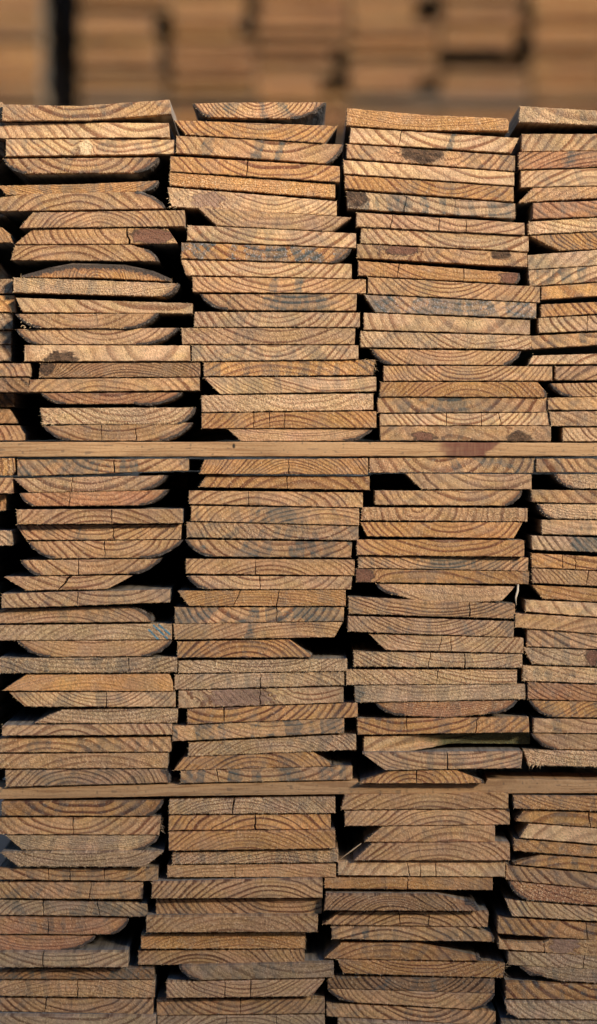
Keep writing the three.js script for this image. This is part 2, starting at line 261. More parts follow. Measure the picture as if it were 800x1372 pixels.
D: `696.5,142 925,156|695.5,163 925,173|p-20,-60 s9 tpale d.5 f.6 z1|a thick pale top with shaded left side
699,179.5 927,179.5|699,202.5 927,200.5|p60,60 s7.5 tpale S740,30,.25|slanting pale rings
695,204 923,200|695,227 923,219|p0,110 s5 tred d1 S765,20,.6|wavy red rings and a blue patch
698,229 926,220|698,251 926,245|p-10,60 s6.5 tpale S.25|a curved dark grey line on pale wood
714,251.5 925,248|695,271 925,257|p20,90 s7 ttan n f.6|a feathered slanting left end
714.5,272 938,264|714,293 938,285|p30,-90 s6.5 tred d1|strong red diagonal stripes
708,297.5 930,284|708,314 930,303|p0,-120 s5 tpale d.6 f.8|a frosted whitish face
710.5,316 930,304|750,335.5 930,328|p40,-60 s3.8 torange d1 n|sharp dark diagonal lines and cut left corner
706.5,342 930,325|708,361 930,348|p30,60 s8 tgrey d.3 S.3|a weathered grey face
708,362.5 930,348|710,383 930,369|p20,80 s6.5 tpale d1 S.5|blackened slanting rings
725.5,384.5 950,368|725,401.5 950,386|p-20,-30 s22 torange d.25|a bright plain orange face
725,408 950,398|725,424.5 950,412|p40,-50 s6.5 torange d.9|orange stripes slanting down right
721,426.5 945,416|722,446 945,436|p30,-50 s6.5 tpale d1 c787,1|bold stripes and a fine crack
711,450 935,439|712,467.5 935,453|p0,-55 s6.5 ttan S782,8,.6|grey hairline mark near the picture edge
714,476.5 935,470|708,488 935,487|p10,50 s5.5 tpale d.8 f.4 n|a low thin face under dark gap
744.5,491 965,488|744,509 965,511|p0,70 s5 ttan d.9|a short visible brown banded end
736.5,514 965,510|764,531 965,531|p50,-60 s4.2 ttan wl|dark bark on its lower left
734.5,533 962,529|734,549 962,549|p30,-60 s6.5 ttan d.7|tan rings slanting down right
736,552 962,549|738.5,570.5 962,572|p0,-150 s5 tpink f.6|a frosted pinkish face
754,573 980,571|754,591 980,592|p40,-60 s4.6 tpale d.9|thin slanting rings beside black gap
--
718.5,614.5 945,614.5|718.5,632.5 945,634|p50,-60 s6.5 ttan S.3|crossing slanting rings and grey flecks
742,635.5 945,635.5|766,654 945,657|p0,-400 s3 tpink d.2 f.9 wl|a fuzzy plain face with bark left corner
712,656.5 940,658|712,672.5 940,678|p20,-50 s8 ttan d.7|broad arcs above fuzzy face
720,675.5 945,677|737,694.5 945,698|p0,-400 s3 tpale d.2 f1 wl|a pale granular face and bark at left
725.5,696.5 950,699|726,715.5 950,721|p0,-300 s4 tpale d.3|a smooth straw coloured face
712.5,718 940,725|713,736.5 940,745|p60,-60 s5 tgrey d1 S790,50,.8|grey dark lined rings fading green at right
712.5,741.5 940,754|712.5,760 940,770|p-10,-110 s5 torange d1 c754,1 c771,1|wavy orange lines and two hair cracks
713,762 940,771|713,781 940,792|p50,-70 s4.2 ttan d.8 c789,1.3,-3|slanting lines, clear crack near edge
713,784 940,796|727,802 940,815|p0,-300 s4 torange d.25|an orange plain face with rounded left corner
704,804 930,814|704,819.5 930,836|p50,-50 s9 tpale d.6|wide pale slanting bands
690,822 915,836|690,840.5 915,858|p30,80 s7 ttan d.4|a smooth tan face
706.5,843 930,858|706,866 930,875|p10,-90 s5 tpink d.9|thick face of reddish slanting rings
701.5,868 930,877|713,890 930,897|p-20,-80 s5 tgrey f.7 k795,880,10,12,r n|a red knot at the picture edge
701,892 930,900|700,912 930,920|p0,-200 s5 tpale d.3 f.8|a fuzzy plain pale face
707,914.5 935,924|707,936.5 935,944|p30,-110 s4.6 tred d.9|reddish slanting fine rings
709.5,939 940,943|738,960.5 940,964|p30,90 s4 torange d.5 wl|a bark covered left corner
715,963 940,965.5|715,981.5 940,984|p0,-120 s6 tpink d.8 S745,12,.5|small blue flecks on pink rings
712,983 940,987|743,1004 940,1006|p20,-120 s4.6 tpink d.7 wl|a sloping bark edge at left
702,1005.5 930,1009|708,1025 930,1031|p0,-300 s4 tpale d.3 f1 n R712,1022,40,7|torn woolly fibres along its bottom
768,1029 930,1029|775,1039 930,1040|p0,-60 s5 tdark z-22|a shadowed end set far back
--
688.5,1067 915,1070|688.5,1083 915,1091|p0,-120 s4 torange d.4 f.4 z1|a blue grey top and soft orange face
702,1085 920,1093|691,1100.5 920,1118|p-30,60 s9 torange d.4 c789,1.6,2 n|an orange blotch and crack near the edge
708,1104 925,1119|696,1122 925,1142|p20,70 s9 tpale d.4 n|a plain end with undercut left side
689,1124 915,1144|688.5,1139.5 915,1158|p0,-60 s6 torange d.5 f.4|soft orange bowl rings
724,1146 915,1159|688,1158 915,1179|p-20,80 s6 torange d.4 n|a wedge shaped left end
679,1160 905,1181|677.5,1179 905,1202|p40,-60 s8 ttan d1|very bold brown slanting bands
682,1182 910,1204|704,1205 910,1222|p10,-100 s4.6 tred f1 d.8 wl|rough sparkling reddish grain
677,1205 905,1226|686,1227 905,1241|p40,-60 s5 tpale d1 n|thin crisp slanting rings
668,1229.5 895,1244|667,1251 895,1266|p20,-50 s6.5 torange d.9 c785,1,3|golden bowed stripes
668,1256 673,1262 700,1263.5 728,1263 736,1259 895,1261|668,1271 895,1289|p0,-60 s7 ttan d.4 k756,1267,20,12,v c729,1|a scooped top and purple knot
681,1275 905,1285|681,1292.5 905,1305|p40,-160 s5 tgrey d.7 f.4 c783,1,-2|a grey slanting grain face
695,1294 905,1305|725,1308 752,1314.5 905,1322|p0,-300 s4 tgrey d.3 f.5 wl|long sloping bark below its left side
678,1316 905,1324|678,1337.5 905,1343|p30,-70 s7 torange d1|heavy dark diagonal stripes
677,1343 905,1345|680,1356 694,1364 905,1369|p40,-160 s4.6 tgrey d.6 f.4 z1.5 n|a grey fine grained face
672,1367.5 900,1370|672,1388 900,1390|p0,-60 s5 tgrey z1.5`,
};
// ------------------------------------------------------------------ reading a line of the table
const TONES = {                                   // linear albedo of early wood, late wood
  pale: [[.70, .45, .235], [.32, .145, .065]], tan: [[.61, .355, .165], [.235, .095, .04]], orange: [[.59, .31, .115], [.235, .085, .034]],
  red: [[.52, .26, .12], [.21, .08, .038]], pink: [[.61, .37, .19], [.26, .12, .06]], grey: [[.56, .37, .205], [.25, .135, .07]],
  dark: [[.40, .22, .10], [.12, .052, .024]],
};
const WORDS = { pale: 'pale', tan: 'tan', orange: 'orange tan', red: 'reddish', pink: 'pinkish tan', grey: 'greyish', dark: 'dark brown' };
function parse(line) {
  const [a, b, c, words] = line.split('|'), pts = s => s.trim().split(/\s+/).map(p => p.split(',').map(Number));
  const B = { top: pts(a), bot: pts(b), p: [0, -60], s: 6, tone: 'tan', d: .85, f: .15, S: [], stain: 0, k: [], c: [], R: [], z: 0, words };
  for (const t of c.trim().split(/\s+/)) {
    const h = t[0], rest = t.slice(1), n = rest.split(',').map(Number);
    if (t === 'wl' || t === 'wr' || t === 'wt') B[t] = true;
    else if (h === 'p') B.p = [n[0] * 1.15, Math.abs(n[1]) > 20 && Math.abs(n[1]) < 130 ? n[1] * 1.7 : n[1]]; else if (h === 's') B.s = n[0] * 1.22; else if (h === 't') B.tone = rest; else if (h === 'd') B.d = n[0]; else if (h === 'f') B.f = n[0];
    else if (h === 'S') { if (n.length > 1) B.S.push(n); else B.stain = n[0]; }
    else if (h === 'k') { const q = rest.split(','); B.k.push([...q.slice(0, 4).map(Number), q[4]]); }
    else if (h === 'c') B.c.push(n); else if (h === 'R') B.R.push(n); else if (h === 'z') B.z = n[0]; else if (h === 'm') B.crayon = true; else if (h === 'M') B.moss = true;
  }
  B.c.sort((u, v) => u[0] - v[0]);
  return B;
}
const lerpAt = (pl, x) => { for (let i = 1; i < pl.length; i++) if (x <= pl[i][0] || i === pl.length - 1) { const [x0, y0] = pl[i - 1], [x1, y1] = pl[i]; return y0 + (y1 - y0) * (x - x0) / (x1 - x0 || 1); } };
// a slanting or bark edge, from the top edge down to the bottom edge, bulging outwards like the log it was
function sideEdge(t, b, side, bulge) {
  const out = [], dx = b[0] - t[0], dy = b[1] - t[1], L = Math.hypot(dx, dy), n = Math.max(2, Math.round(L / 4));
  for (let i = 1; i < n; i++) { const u = i / n, k = bulge * L * 4 * u * (1 - u); out.push([t[0] + dx * u + side * Math.abs(dy) / L * k, t[1] + dy * u + Math.abs(dx) / L * k * (dx * side < 0 ? 1 : -1)]); }
  return out;
}
function rough(pl, amp, step = 5) {               // a sawn edge: resampled, slightly uneven
  const out = [pl[0]];
  for (let i = 1; i < pl.length; i++) {
    const [x0, y0] = pl[i - 1], [x1, y1] = pl[i], n = Math.max(1, Math.round(Math.abs(x1 - x0) / step));
    for (let j = 1; j <= n; j++) out.push([x0 + (x1 - x0) * j / n + (j < n ? rr(-1, 1) : 0), y0 + (y1 - y0) * j / n + (j < n ? rr(-amp, amp) : 0)]);
  }
  return out;
}

// ------------------------------------------------------------------ end grain, computed into two atlases of 144 cells
const AT = 2048, CW = 512, CH = 56, atlases = [];
let cells = 0;
function newAtlas() { const a = { c: new Uint8Array(AT * AT * 4), h: new Uint8Array(AT * AT * 4) }; atlases.push(a); return a; }
newAtlas(); newAtlas();
function paintCell(B, id) {
  const n = cells++, atl = Math.floor(n / 144), m = n % 144, cx = (m % 4) * CW, cy = Math.floor(m / 4) * CH, A = atlases[atl];
  const x0 = Math.min(B.top[0][0], B.bot[0][0], ...B.outline.map(p => p[0])) - 2, x1 = Math.max(...B.outline.map(p => p[0])) + 2;
  const f = B.bot[0], l = B.bot[B.bot.length - 1], slope = (l[1] - f[1]) / (l[0] - f[0]), xc = (x0 + x1) / 2;
  const flat = p => p[1] - slope * (p[0] - xc), ys = B.outline.map(flat), y0 = Math.min(...ys) - 1.5, y1 = Math.max(...ys) + 1.5, yc = (y0 + y1) / 2;
  const [early, late0] = TONES[B.tone], late = late0.map(q => q * (B.d >= .9 ? .68 : .9)), C = [0, 0, 0], sd = id * 17 + 3;
  const wane = []; if (B.wl) wane.push(B.leftE); if (B.wr) wane.push(B.rightE); if (B.wt) wane.push(B.top);
  const segs = []; for (const e of wane) for (let i = 1; i < e.length; i++) segs.push([...e[i - 1], ...e[i]]);
  const waneW = B.wt ? 6 : 2.6;
  const px = B.p[0] + hash(id, 1, 9) * 6 - 3, py = B.p[1], R0 = Math.hypot(px, py);
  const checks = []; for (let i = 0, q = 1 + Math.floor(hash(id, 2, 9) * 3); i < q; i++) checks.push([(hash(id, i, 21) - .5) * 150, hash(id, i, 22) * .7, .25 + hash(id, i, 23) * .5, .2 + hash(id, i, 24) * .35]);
  const sawA = (hash(id, 5, 5) - .5) * 1.6, far = R0 > 110, blotchTone = .87 + .28 * hash(id, 6, 5), sx0 = 40 + 30 * hash(id, 8, 8);
  for (let j = 0; j < CH; j++) for (let i = 0; i < CW; i++) {
    const X = x0 + (i + .5) / CW * (x1 - x0), Yf = y1 - (j + .5) / CH * (y1 - y0), Y = Yf + slope * (X - xc);
    let u = X - xc, v = Yf - yc;
    let kn = 0, kk = null, kd = 9;
    for (const k of B.k) { const q = Math.hypot((X - k[0]) / k[2], (Y - k[1]) / k[3]) + .55 * (noise(X * .16, Y * .22, sd + 5) - .5) + .25 * (noise(X * .5, Y * .6, sd + 6) - .5); if (q < kd) { kd = q; kk = k; } }
    if (kk) kn = Math.exp(-Math.pow(Math.max(0, kd - .7), 2) * 2.2);
    // rings
    const wx = (noise(u / 26, v / 20, sd) - .5) * 5 + (noise(u / 9, v / 8, sd + 1) - .5) * .6, wy = (noise(u / 34 + 9, v / 16, sd + 2) - .5) * 4.5;
    const rx = u + wx - px, ry = v + wy - py;
    let r = Math.hypot(rx, ry * 1.06) + kn * B.s * 1.6;
    let t = r / B.s; t += .55 * noise(t * .55, 3, sd + 3) + .25 * noise(t * 1.3, 7, sd + 4);
    const ring = Math.floor(t), fr = t - ring, ringD = .35 + .75 * hash(ring, id, 31), wide = .30 + .26 * hash(ring, id, 32);
    let lt = sstep(wide, .78, fr) * (1 - sstep(.92, 1.0, fr)) * Math.min(1, ringD);
    lt = Math.min(1, lt + .12 * noise(t * 3.1, u / 30, sd + 8));
    const fine = noise(X * .85, Y * .9, sd + 10), grit = hash(i >> 1, j >> 1, sd + 11), mid = noise(X * .42, Y * .5, sd + 12), low = noise(X / 38, Y / 17, sd + 13);
    const ang = far ? u + (v - 0) * px / (Math.abs(py) + 1) * -.6 : Math.atan2(rx, Math.abs(ry) + 1) * Math.max(24, R0);
    const ray = noise(ang * .55, r * .03, sd + 14);
    C[0] = early[0]; C[1] = early[1]; C[2] = early[2];
    mix3(C, late, Math.min(1, lt * (B.d * .75 + .4) * (.9 + .3 * fine)));
    // heartwood warms towards the pith, sapwood pales
    const br = blotchTone * (.80 + .30 * low) * (.86 + .16 * ray + .12 * mid);
    C[0] *= br; C[1] *= br * (.97 + .06 * noise(X / 22, 4, sd + 15)); C[2] *= br * (.9 + .2 * noise(X / 30, Y / 9, sd + 16));
    // sawn texture: light torn fibre ends plus their sparkle painted in, darker pits
    const fz = .3 + .7 * B.f, spk = .75 * fine + .25 * grit;
    const g = 1 + (spk - .5) * (.42 + .65 * B.f) + (mid - .5) * .22;
    C[0] *= g; C[1] *= g; C[2] *= g;
    const saw = noise((X + Y * sawA) * .9, Y * .12, sd + 17);
    if (spk > .70 - .10 * fz && saw > .42) mix3(C, [.80, .59, .35], Math.min(1, (spk - (.70 - .10 * fz)) * 5.0) * (.36 + .55 * fz));
    if (spk < .24) mix3(C, [C[0] * .5, C[1] * .46, C[2] * .42], (.24 - spk) * 3);
    // sap stain: blue grey wedges along the rays
    let st = 0;
    if (B.stain) st = Math.min(1, B.stain * 1.5) * sstep(.56 - .20 * B.stain, .63 - .17 * B.stain, .62 * noise(ang / 8, r / 50, sd + 18) + .25 * noise(X / 9, Y / 7, sd + 19) + .13 * mid);
    for (const [sx, sw, sa] of B.S) { const q = Math.abs(ang - 0 * sx + 0, X - sx + (Y - (lerpAt(B.top, X) + lerpAt(B.bot, X)) / 2) * (px / (Math.abs(py) + 20))) / (sw * .5) + .9 * (noise(X / 6, Y / 5, sd + 20) - .5); st = Math.max(st, Math.min(1, sa * 1.25) * (1 - sstep(.6, 1.25, Math.abs((X - sx + v * .25 * Math.sign(px + .1)) / (sw * .55) + .9 * (noise(X / 5, Y / 5, sd + 20) - .5))))); }
    if (st > 0) { st *= (.66 + .6 * sstep(.3, .62, noise(ang / 5, v / 9, sd + 27))) * (.75 + .4 * noise(X / 3, Y / 2.5, sd + 28)); st = Math.min(1, st); const hv = B.stain > .9 ? .95 : .85; mix3(C, [.036 + .06 * mid, .054 + .066 * mid, .056 + .055 * mid], Math.min(.95, st * hv * (.65 + .35 * lt + .3 * (fine - .4)))); if (B.stain > .9 && spk > .62) mix3(C, [.62, .56, .55], (spk - .62) * 2); }
    // general dirt, greyer at the rims and corners
    const edge = Math.min(1, Math.min(X - x0 - 2, x1 - 2 - X) / 9);
    if (edge < 1) mix3(C, [.27, .20, .13], .28 * (1 - Math.max(0, edge)) * mid * 1.6);
    mix3(C, [.34, .25, .17], .22 * sstep(.55, .85, noise(X / 16 + 5, Y / 10, sd + 22)));
    if (kk) {
      const kc = { r: [.175, .08, .048], d: [.062, .034, .018], v: [.27, .165, .115], p: [.70, .52, .30] }[kk[4]];
      const ka = Math.atan2((Y - kk[1]) / kk[3], (X - kk[0]) / kk[2]), kr = .35 * noise(kd * 6, ka * 1.2, sd + 23) + .45 * noise(ka * 7 + 20, kd * 1.6, sd + 26) + .35 * grit * fine, inn = 1 - sstep(.86, 1.02, kd);
      mix3(C, kc.map(q => q * (kk[4] === 'd' ? .15 + 2.9 * kr * kr * 1.6 : .4 + 1.4 * kr)), inn * (kk[4] === 'v' ? .8 : .93));
      if (kk[4] !== 'p') mix3(C, [.05, .03, .02], (kk[4] === 'v' ? .25 : .75) * sstep(.78, .97, kd) * (1 - sstep(1.0, 1.14, kd)));
    }
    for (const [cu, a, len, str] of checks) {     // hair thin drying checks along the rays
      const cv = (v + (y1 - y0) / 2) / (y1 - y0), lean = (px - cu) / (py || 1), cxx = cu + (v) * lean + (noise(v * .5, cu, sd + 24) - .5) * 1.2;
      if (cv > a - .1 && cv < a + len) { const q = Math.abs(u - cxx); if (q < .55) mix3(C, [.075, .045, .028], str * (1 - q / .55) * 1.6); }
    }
    if (B.tone === 'red' || B.rim) mix3(C, [.42, .15, .06], .35 * sstep(.55, .95, cvY(v, y0, y1)) * mid);
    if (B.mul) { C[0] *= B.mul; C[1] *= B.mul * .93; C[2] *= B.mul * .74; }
    let bark = 0;
    if (segs.length) {
      let dm = 1e9; for (const [ax, ay, bx, by] of segs) { const ex = bx - ax, ey = by - ay, q = Math.min(1, Math.max(0, ((X - ax) * ex + (Y - ay) * ey) / (ex * ex + ey * ey + 1e-6))); dm = Math.min(dm, Math.hypot(X - ax - ex * q, Y - ay - ey * q)); }
      const w = waneW * (.6 + .8 * mid); bark = 1 - sstep(w * .75, w * 1.15, dm);
      mix3(C, [.22, .10, .05], .6 * (1 - sstep(w, w + 5, dm)));
      mix3(C, [.055 + .05 * fine, .042 + .035 * fine, .034 + .025 * fine], bark);
    }
    if (B.moss) { const q = sstep(566, 606, X + 34 * (noise(X / 12, Y / 8, sd + 25) - .5) + (Yf - yc) * -1.2); mix3(C, [.085 + .10 * fine * fine, .085 + .09 * fine * fine, .03 + .035 * fine], q * .97); }
    if (B.crayon) for (const [ax, ay, bx, by] of [[199.5, 844, 212, 857], [206, 838, 224, 855.5], [213, 837.5, 227.5, 850]]) {
      const ex = bx - ax, ey = by - ay, q = Math.min(1, Math.max(0, ((X - ax) * ex + (Y - ay) * ey) / (ex * ex + ey * ey))), dq = Math.hypot(X - ax - ex * q, Y - ay - ey * q);
      mix3(C, [.035, .22, .33], (1 - sstep(.9, 1.7, dq)) * (fine > .3 ? .9 : .25));
    }
    const o = ((cy + j) * AT + cx + i) * 4;
    A.c[o] = toS(C[0]); A.c[o + 1] = toS(C[1]); A.c[o + 2] = toS(C[2]); A.c[o + 3] = 255;
    const hgt = 255 * Math.min(1, Math.max(0, .30 + .22 * lt + .34 * (spk - .5) * (1 + B.f) + .18 * mid + .16 * (saw - .5) - .15 * bark));
    A.h[o] = A.h[o + 1] = A.h[o + 2] = hgt; A.h[o + 3] = 255;
  }
  B.cell = atl;
  B.uv = (X, Y) => [(cx + Math.min(CW - .7, Math.max(.7, (X - x0) / (x1 - x0) * CW))) / AT, (cy + Math.min(CH - .7, Math.max(.7, (y1 - (Y - slope * (X - xc))) / (y1 - y0) * CH))) / AT];
}
const cvY = (v, y0, y1) => (v + (y1 - y0) / 2) / (y1 - y0);
function dataTex(data, w, h, srgb, repeat) { const t = new THREE.DataTexture(data, w, h, THREE.RGBAFormat); t.magFilter = THREE.LinearFilter; t.minFilter = THREE.LinearFilter; if (srgb) t.colorSpace = THREE.SRGBColorSpace; if (repeat) t.wrapS = t.wrapT = THREE.RepeatWrapping; t.needsUpdate = true; return t; }

// long grain for the sawn faces and sides of the boards; u and v in metres, grain along v
function longGrain(w, h, base, streak, sd) {
  const c = new Uint8Array(w * h * 4), b = new Uint8Array(w * h * 4), C = [0, 0, 0];
  for (let j = 0; j < h; j++) for (let i = 0; i < w; i++) {
    const g = noise(i / 5, j / 150, sd) * .5 + noise(i / 2, j / 60, sd + 1) * .3 + hash(i, j >> 2, sd + 2) * .2, bl = noise(i / 70, j / 160, sd + 3);
    C[0] = base[0]; C[1] = base[1]; C[2] = base[2]; mix3(C, streak, sstep(.35, .75, g)); const q = .75 + .5 * bl + .25 * (hash(i, j, sd + 4) - .5);
    const o = (j * w + i) * 4; for (let k = 0; k < 3; k++) { c[o + k] = toS(C[k] * q); b[o + k] = 255 * g; } c[o + 3] = b[o + 3] = 255;
  }
  const t = dataTex(c, w, h, true, true), u = dataTex(b, w, h, false, true); for (const x of [t, u]) x.repeat.set(4, 1.6);
  return new THREE.MeshStandardMaterial({ map: t, bumpMap: u, bumpScale: .0008, roughness: .9 });
}
const bodyMats = [longGrain(256, 512, [.34, .275, .205], [.17, .13, .095], 101), longGrain(256, 512, [.30, .265, .22], [.16, .14, .12], 151), longGrain(256, 512, [.42, .29, .165], [.24, .14, .07], 191)];
function barkTexture() {
  const w = 256, c = new Uint8Array(w * w * 4), b = new Uint8Array(w * w * 4), C = [0, 0, 0];
  for (let j = 0; j < w; j++) for (let i = 0; i < w; i++) {
    const g = noise(i / 14, j / 40, 301) * .6 + noise(i / 4, j / 9, 302) * .4, o = (j * w + i) * 4;
    C[0] = .05; C[1] = .037; C[2] = .028; mix3(C, [.19, .145, .115], sstep(.45, .8, g)); mix3(C, [.16, .16, .15], .5 * sstep(.6, .8, noise(i / 30, j / 30, 303)));
    for (let k = 0; k < 3; k++) { c[o + k] = toS(C[k]); b[o + k] = 255 * g; } c[o + 3] = b[o + 3] = 255;
  }
  const t = dataTex(c, w, w, true, true), u = dataTex(b, w, w, false, true);
  return new THREE.MeshStandardMaterial({ map: t, bumpMap: u, bumpScale: .003, roughness: .95, side: THREE.DoubleSide });
}
const barkMat = barkTexture();
const fibreMats = [[.78, .56, .31], [.66, .44, .22], [.55, .37, .21]].map(c => new THREE.MeshStandardMaterial({ color: new THREE.Color().setRGB(...c), roughness: .85 }));
const capMats = atlases.map(a => new THREE.MeshStandardMaterial({ map: dataTex(a.c, AT, AT, true), bumpMap: dataTex(a.h, AT, AT, false), bumpScale: .0016, roughness: .88 }));

// ------------------------------------------------------------------ geometry of one board
function hairs() { const P = []; return {
  add(x, y, z, dx, dy, dz, len, w) {
    const l = Math.hypot(dx, dy, dz) || 1; dx /= l; dy /= l; dz /= l;
    let ax = dy, ay = -dx, az = 0; const al = Math.hypot(ax, ay) || 1; ax /= al; ay /= al; if (al < .1) { ax = 1; ay = 0; }
    const bx = dy * az - dz * ay, by = dz * ax - dx * az, bz = dx * ay - dy * ax, tip = [x + dx * len, y + dy * len, z + dz * len];
    const q = [0, 2.1, 4.2].map(a => { const c = Math.cos(a) * w, s = Math.sin(a) * w; return [x + ax * c + bx * s, y + ay * c + by * s, z + az * c + bz * s]; });
    for (let i = 0; i < 3; i++) P.push(...q[i], ...q[(i + 1) % 3], ...tip);
  },
  get n() { return P.length; },
  geo() { const g = new THREE.BufferGeometry(); g.setAttribute('position', new THREE.Float32BufferAttribute(P, 3)); g.computeVertexNormals(); return g; } }; }

function outlineOf(B) {
  const tl = B.top[0], tr = B.top[B.top.length - 1], bl = B.bot[0], br = B.bot[B.bot.length - 1];
  B.leftE = [tl, ...sideEdge(tl, bl, -1, B.wl ? .10 : .01), bl]; B.rightE = [tr, ...sideEdge(tr, br, 1, B.wr ? .10 : .01), br];
  B.topR = rough(B.top, .32); B.botR = rough(B.bot, .38);
  B.outline = [...B.topR, ...B.rightE.slice(1, -1), ...[...B.botR].reverse(), ...B.leftE.slice(1, -1).reverse()];
}
function makeBoard(B, id, name, deep) {
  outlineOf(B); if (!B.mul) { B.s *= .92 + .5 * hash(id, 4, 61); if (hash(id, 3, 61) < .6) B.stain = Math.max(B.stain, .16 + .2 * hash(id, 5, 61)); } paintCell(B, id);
  const z0 = B.z / 100 + rr(-.0028, .0028), k = (DIST - z0) / DIST / SC, xs = B.outline.map(p => p[0]), yb = Math.max(...B.outline.map(p => p[1])), xm = (Math.min(...xs) + Math.max(...xs)) / 2;
  const loc = p => new THREE.Vector2((p[0] - xm) * k, (yb - p[1]) * k), back = v => [v.x / k + xm, yb - v.y / k];
  const g = new THREE.Group(); g.name = numbered(name); g.position.set(...worldAt(xm, yb, z0)); scene.add(g);
  const tx = rr(-.018, .018), ty = rr(-.06, .06);
  const skew = geo => { const p = geo.attributes.position; for (let i = 0; i < p.count; i++) { const x = p.getX(i), y = p.getY(i); let dz = tx * x + ty * (y - .012); if (B.moss) dz -= Math.min(.016, Math.max(0, (x / k + xm - 575) * .0004)); p.setZ(i, p.getZ(i) + dz); } geo.computeVertexNormals(); return geo; };
  // the end, in pieces where a crack runs right through
  const pieces = []; let lt = null;
  const cutTop = (a, b) => [[a, lerpAt(B.topR, a)], ...B.topR.filter(p => p[0] > a + .3 && p[0] < b - .3), [b, lerpAt(B.topR, b)]];
  const cutBot = (a, b) => [[a, lerpAt(B.botR, a)], ...B.botR.filter(p => p[0] > a + .3 && p[0] < b - .3), [b, lerpAt(B.botR, b)]];
  if (!B.c.length) pieces.push(B.outline);
  else {
    let prev = null;
    for (let i = 0; i <= B.c.length; i++) {
      const c = B.c[i]; let line = null;
      if (c) { const [x, w, sl = 0] = c, yt = lerpAt(B.topR, x), ybt = lerpAt(B.botR, x + sl), up = rnd() < .5; line = { w0: w * (up ? 1 : .45), w1: w * (up ? .45 : 1), mid: [] }; for (let j = 0; j <= 4; j++) line.mid.push([x + sl * j / 4 + (j % 4 ? rr(-.8, .8) * (1 + w * .25) : 0), yt + (ybt - yt) * j / 4]); }
      const side = (L, s) => L.mid.map((p, j) => [p[0] + s * .5 * (L.w0 + (L.w1 - L.w0) * j / 4), p[1]]);
      const a = prev ? side(prev, 1) : null, b = line ? side(line, -1) : null;
      const t = cutTop(a ? a[0][0] : B.topR[0][0], b ? b[0][0] : B.topR[B.topR.length - 1][0]), u = cutBot(a ? a[4][0] : B.botR[0][0], b ? b[4][0] : B.botR[B.botR.length - 1][0]);
      pieces.push([...t, ...(b ? b.slice(1, -1) : B.rightE.slice(1, -1)), ...u.reverse(), ...(a ? a.slice(1, -1).reverse() : B.leftE.slice(1, -1).reverse())]);
      prev = line;
    }
  }
  const BV = .0007, CD = .014, caps = pieces.map(pl => {
    const e = new THREE.ExtrudeGeometry(new THREE.Shape(pl.map(loc)), { depth: CD, bevelEnabled: true, bevelSize: BV, bevelThickness: BV, bevelOffset: -BV, bevelSegments: 1, steps: 1 });
    e.translate(0, 0, -CD - BV); return e;
  });
  const cap = skew(caps.length > 1 ? mergeGeometries(caps) : caps[0]), p = cap.attributes.position, uv = cap.attributes.uv;
  for (let i = 0; i < p.count; i++) { const [X, Y] = back({ x: p.getX(i), y: p.getY(i) }); uv.setXY(i, ...B.uv(X, Y)); }
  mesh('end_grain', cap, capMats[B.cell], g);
  const L = deep ?? rr(1.9, 2.1);
  const body = new THREE.ExtrudeGeometry(new THREE.Shape([...B.top.map(p => [p[0], p[1] + .15]), ...B.rightE.slice(1, -1), ...[...B.bot].reverse().map(p => [p[0], p[1] - .15]), ...B.leftE.slice(1, -1).reverse()].map(loc)), { depth: L, bevelEnabled: false });
  body.translate(0, 0, -L - CD - 2 * BV - .0004);
  { const q = body.attributes.uv, o = rnd(); for (let i = 0; i < q.count; i++) q.setXY(i, q.getX(i) + o, q.getY(i) + o * 3); }
  mesh('sawn_faces', skew(body), bodyMats[B.tone === 'grey' || B.tone === 'pink' ? 1 : B.tone === 'pale' ? 2 : id % 2], g);
  // bark left on the edges
  for (const [flag, line, s] of [['wl', B.leftE, 1], ['wr', B.rightE, -1], ['wt', B.top, -1]]) if (B[flag]) {
    const n = line.length, ZS = [0, -.004, -.012, -.03, -.06, -.1, -.15, -.22, -.3, -.42, -.6, -.9, -1.4, -L], pos = [], uvs = [], idx = [];
    const N = line.map((q, i) => { const a = line[Math.max(0, i - 1)], b = line[Math.min(n - 1, i + 1)], dx = b[0] - a[0], dy = b[1] - a[1], l = Math.hypot(dx, dy) || 1; return flag === 'wt' ? [dy / l, -dx / l] : [-s * dy / l, s * dx / l]; });
    const thick = (i, z) => (.35 + 1.7 * noise(i * .8 + id, z * 38, 77) + .9 * noise(i * 2 + 5, z * 140, 78)) * Math.min(1, .25 + Math.min(i, n - 1 - i) * .5);
    for (let r = -1; r < ZS.length; r++) for (let i = 0; i < n; i++) {
      const z = ZS[Math.max(0, r)], th = r < 0 ? -.4 : thick(i, z), q = loc([line[i][0] + N[i][0] * th, line[i][1] + N[i][1] * th]);
      pos.push(q.x, q.y, z + (r === 0 ? rr(-.0015, .001) : -.0006)); uvs.push(i * .06 + id * .13, (r < 0 ? .02 : z) * 3);
      if (r >= 0 && i) { const a = (r + 1) * n + i, b = r * n + i; idx.push(a, b, a - 1, b, b - 1, a - 1); }
    }
    const e = new THREE.BufferGeometry(); e.setAttribute('position', new THREE.Float32BufferAttribute(pos, 3)); e.setAttribute('uv', new THREE.Float32BufferAttribute(uvs, 2)); e.setIndex(idx);
    mesh('bark', skew(e), barkMat, g);
  }
  // torn fibres the saw left, along the rims and over the face
  const H = hairs(), fz = B.f;
  const put = (X, Y, dx, dy, dz, len, w) => { const q = loc([X, Y]); let z = tx * q.x + ty * (q.y - .012) - .0004; if (B.moss) { if (X > 575) return; } H.add(q.x, q.y, z, dx, dy, dz, len * k, w * k); };
  const xa = B.topR[0][0], xb = B.topR[B.topR.length - 1][0], ba = B.botR[0][0], bb = B.botR[B.botR.length - 1][0];
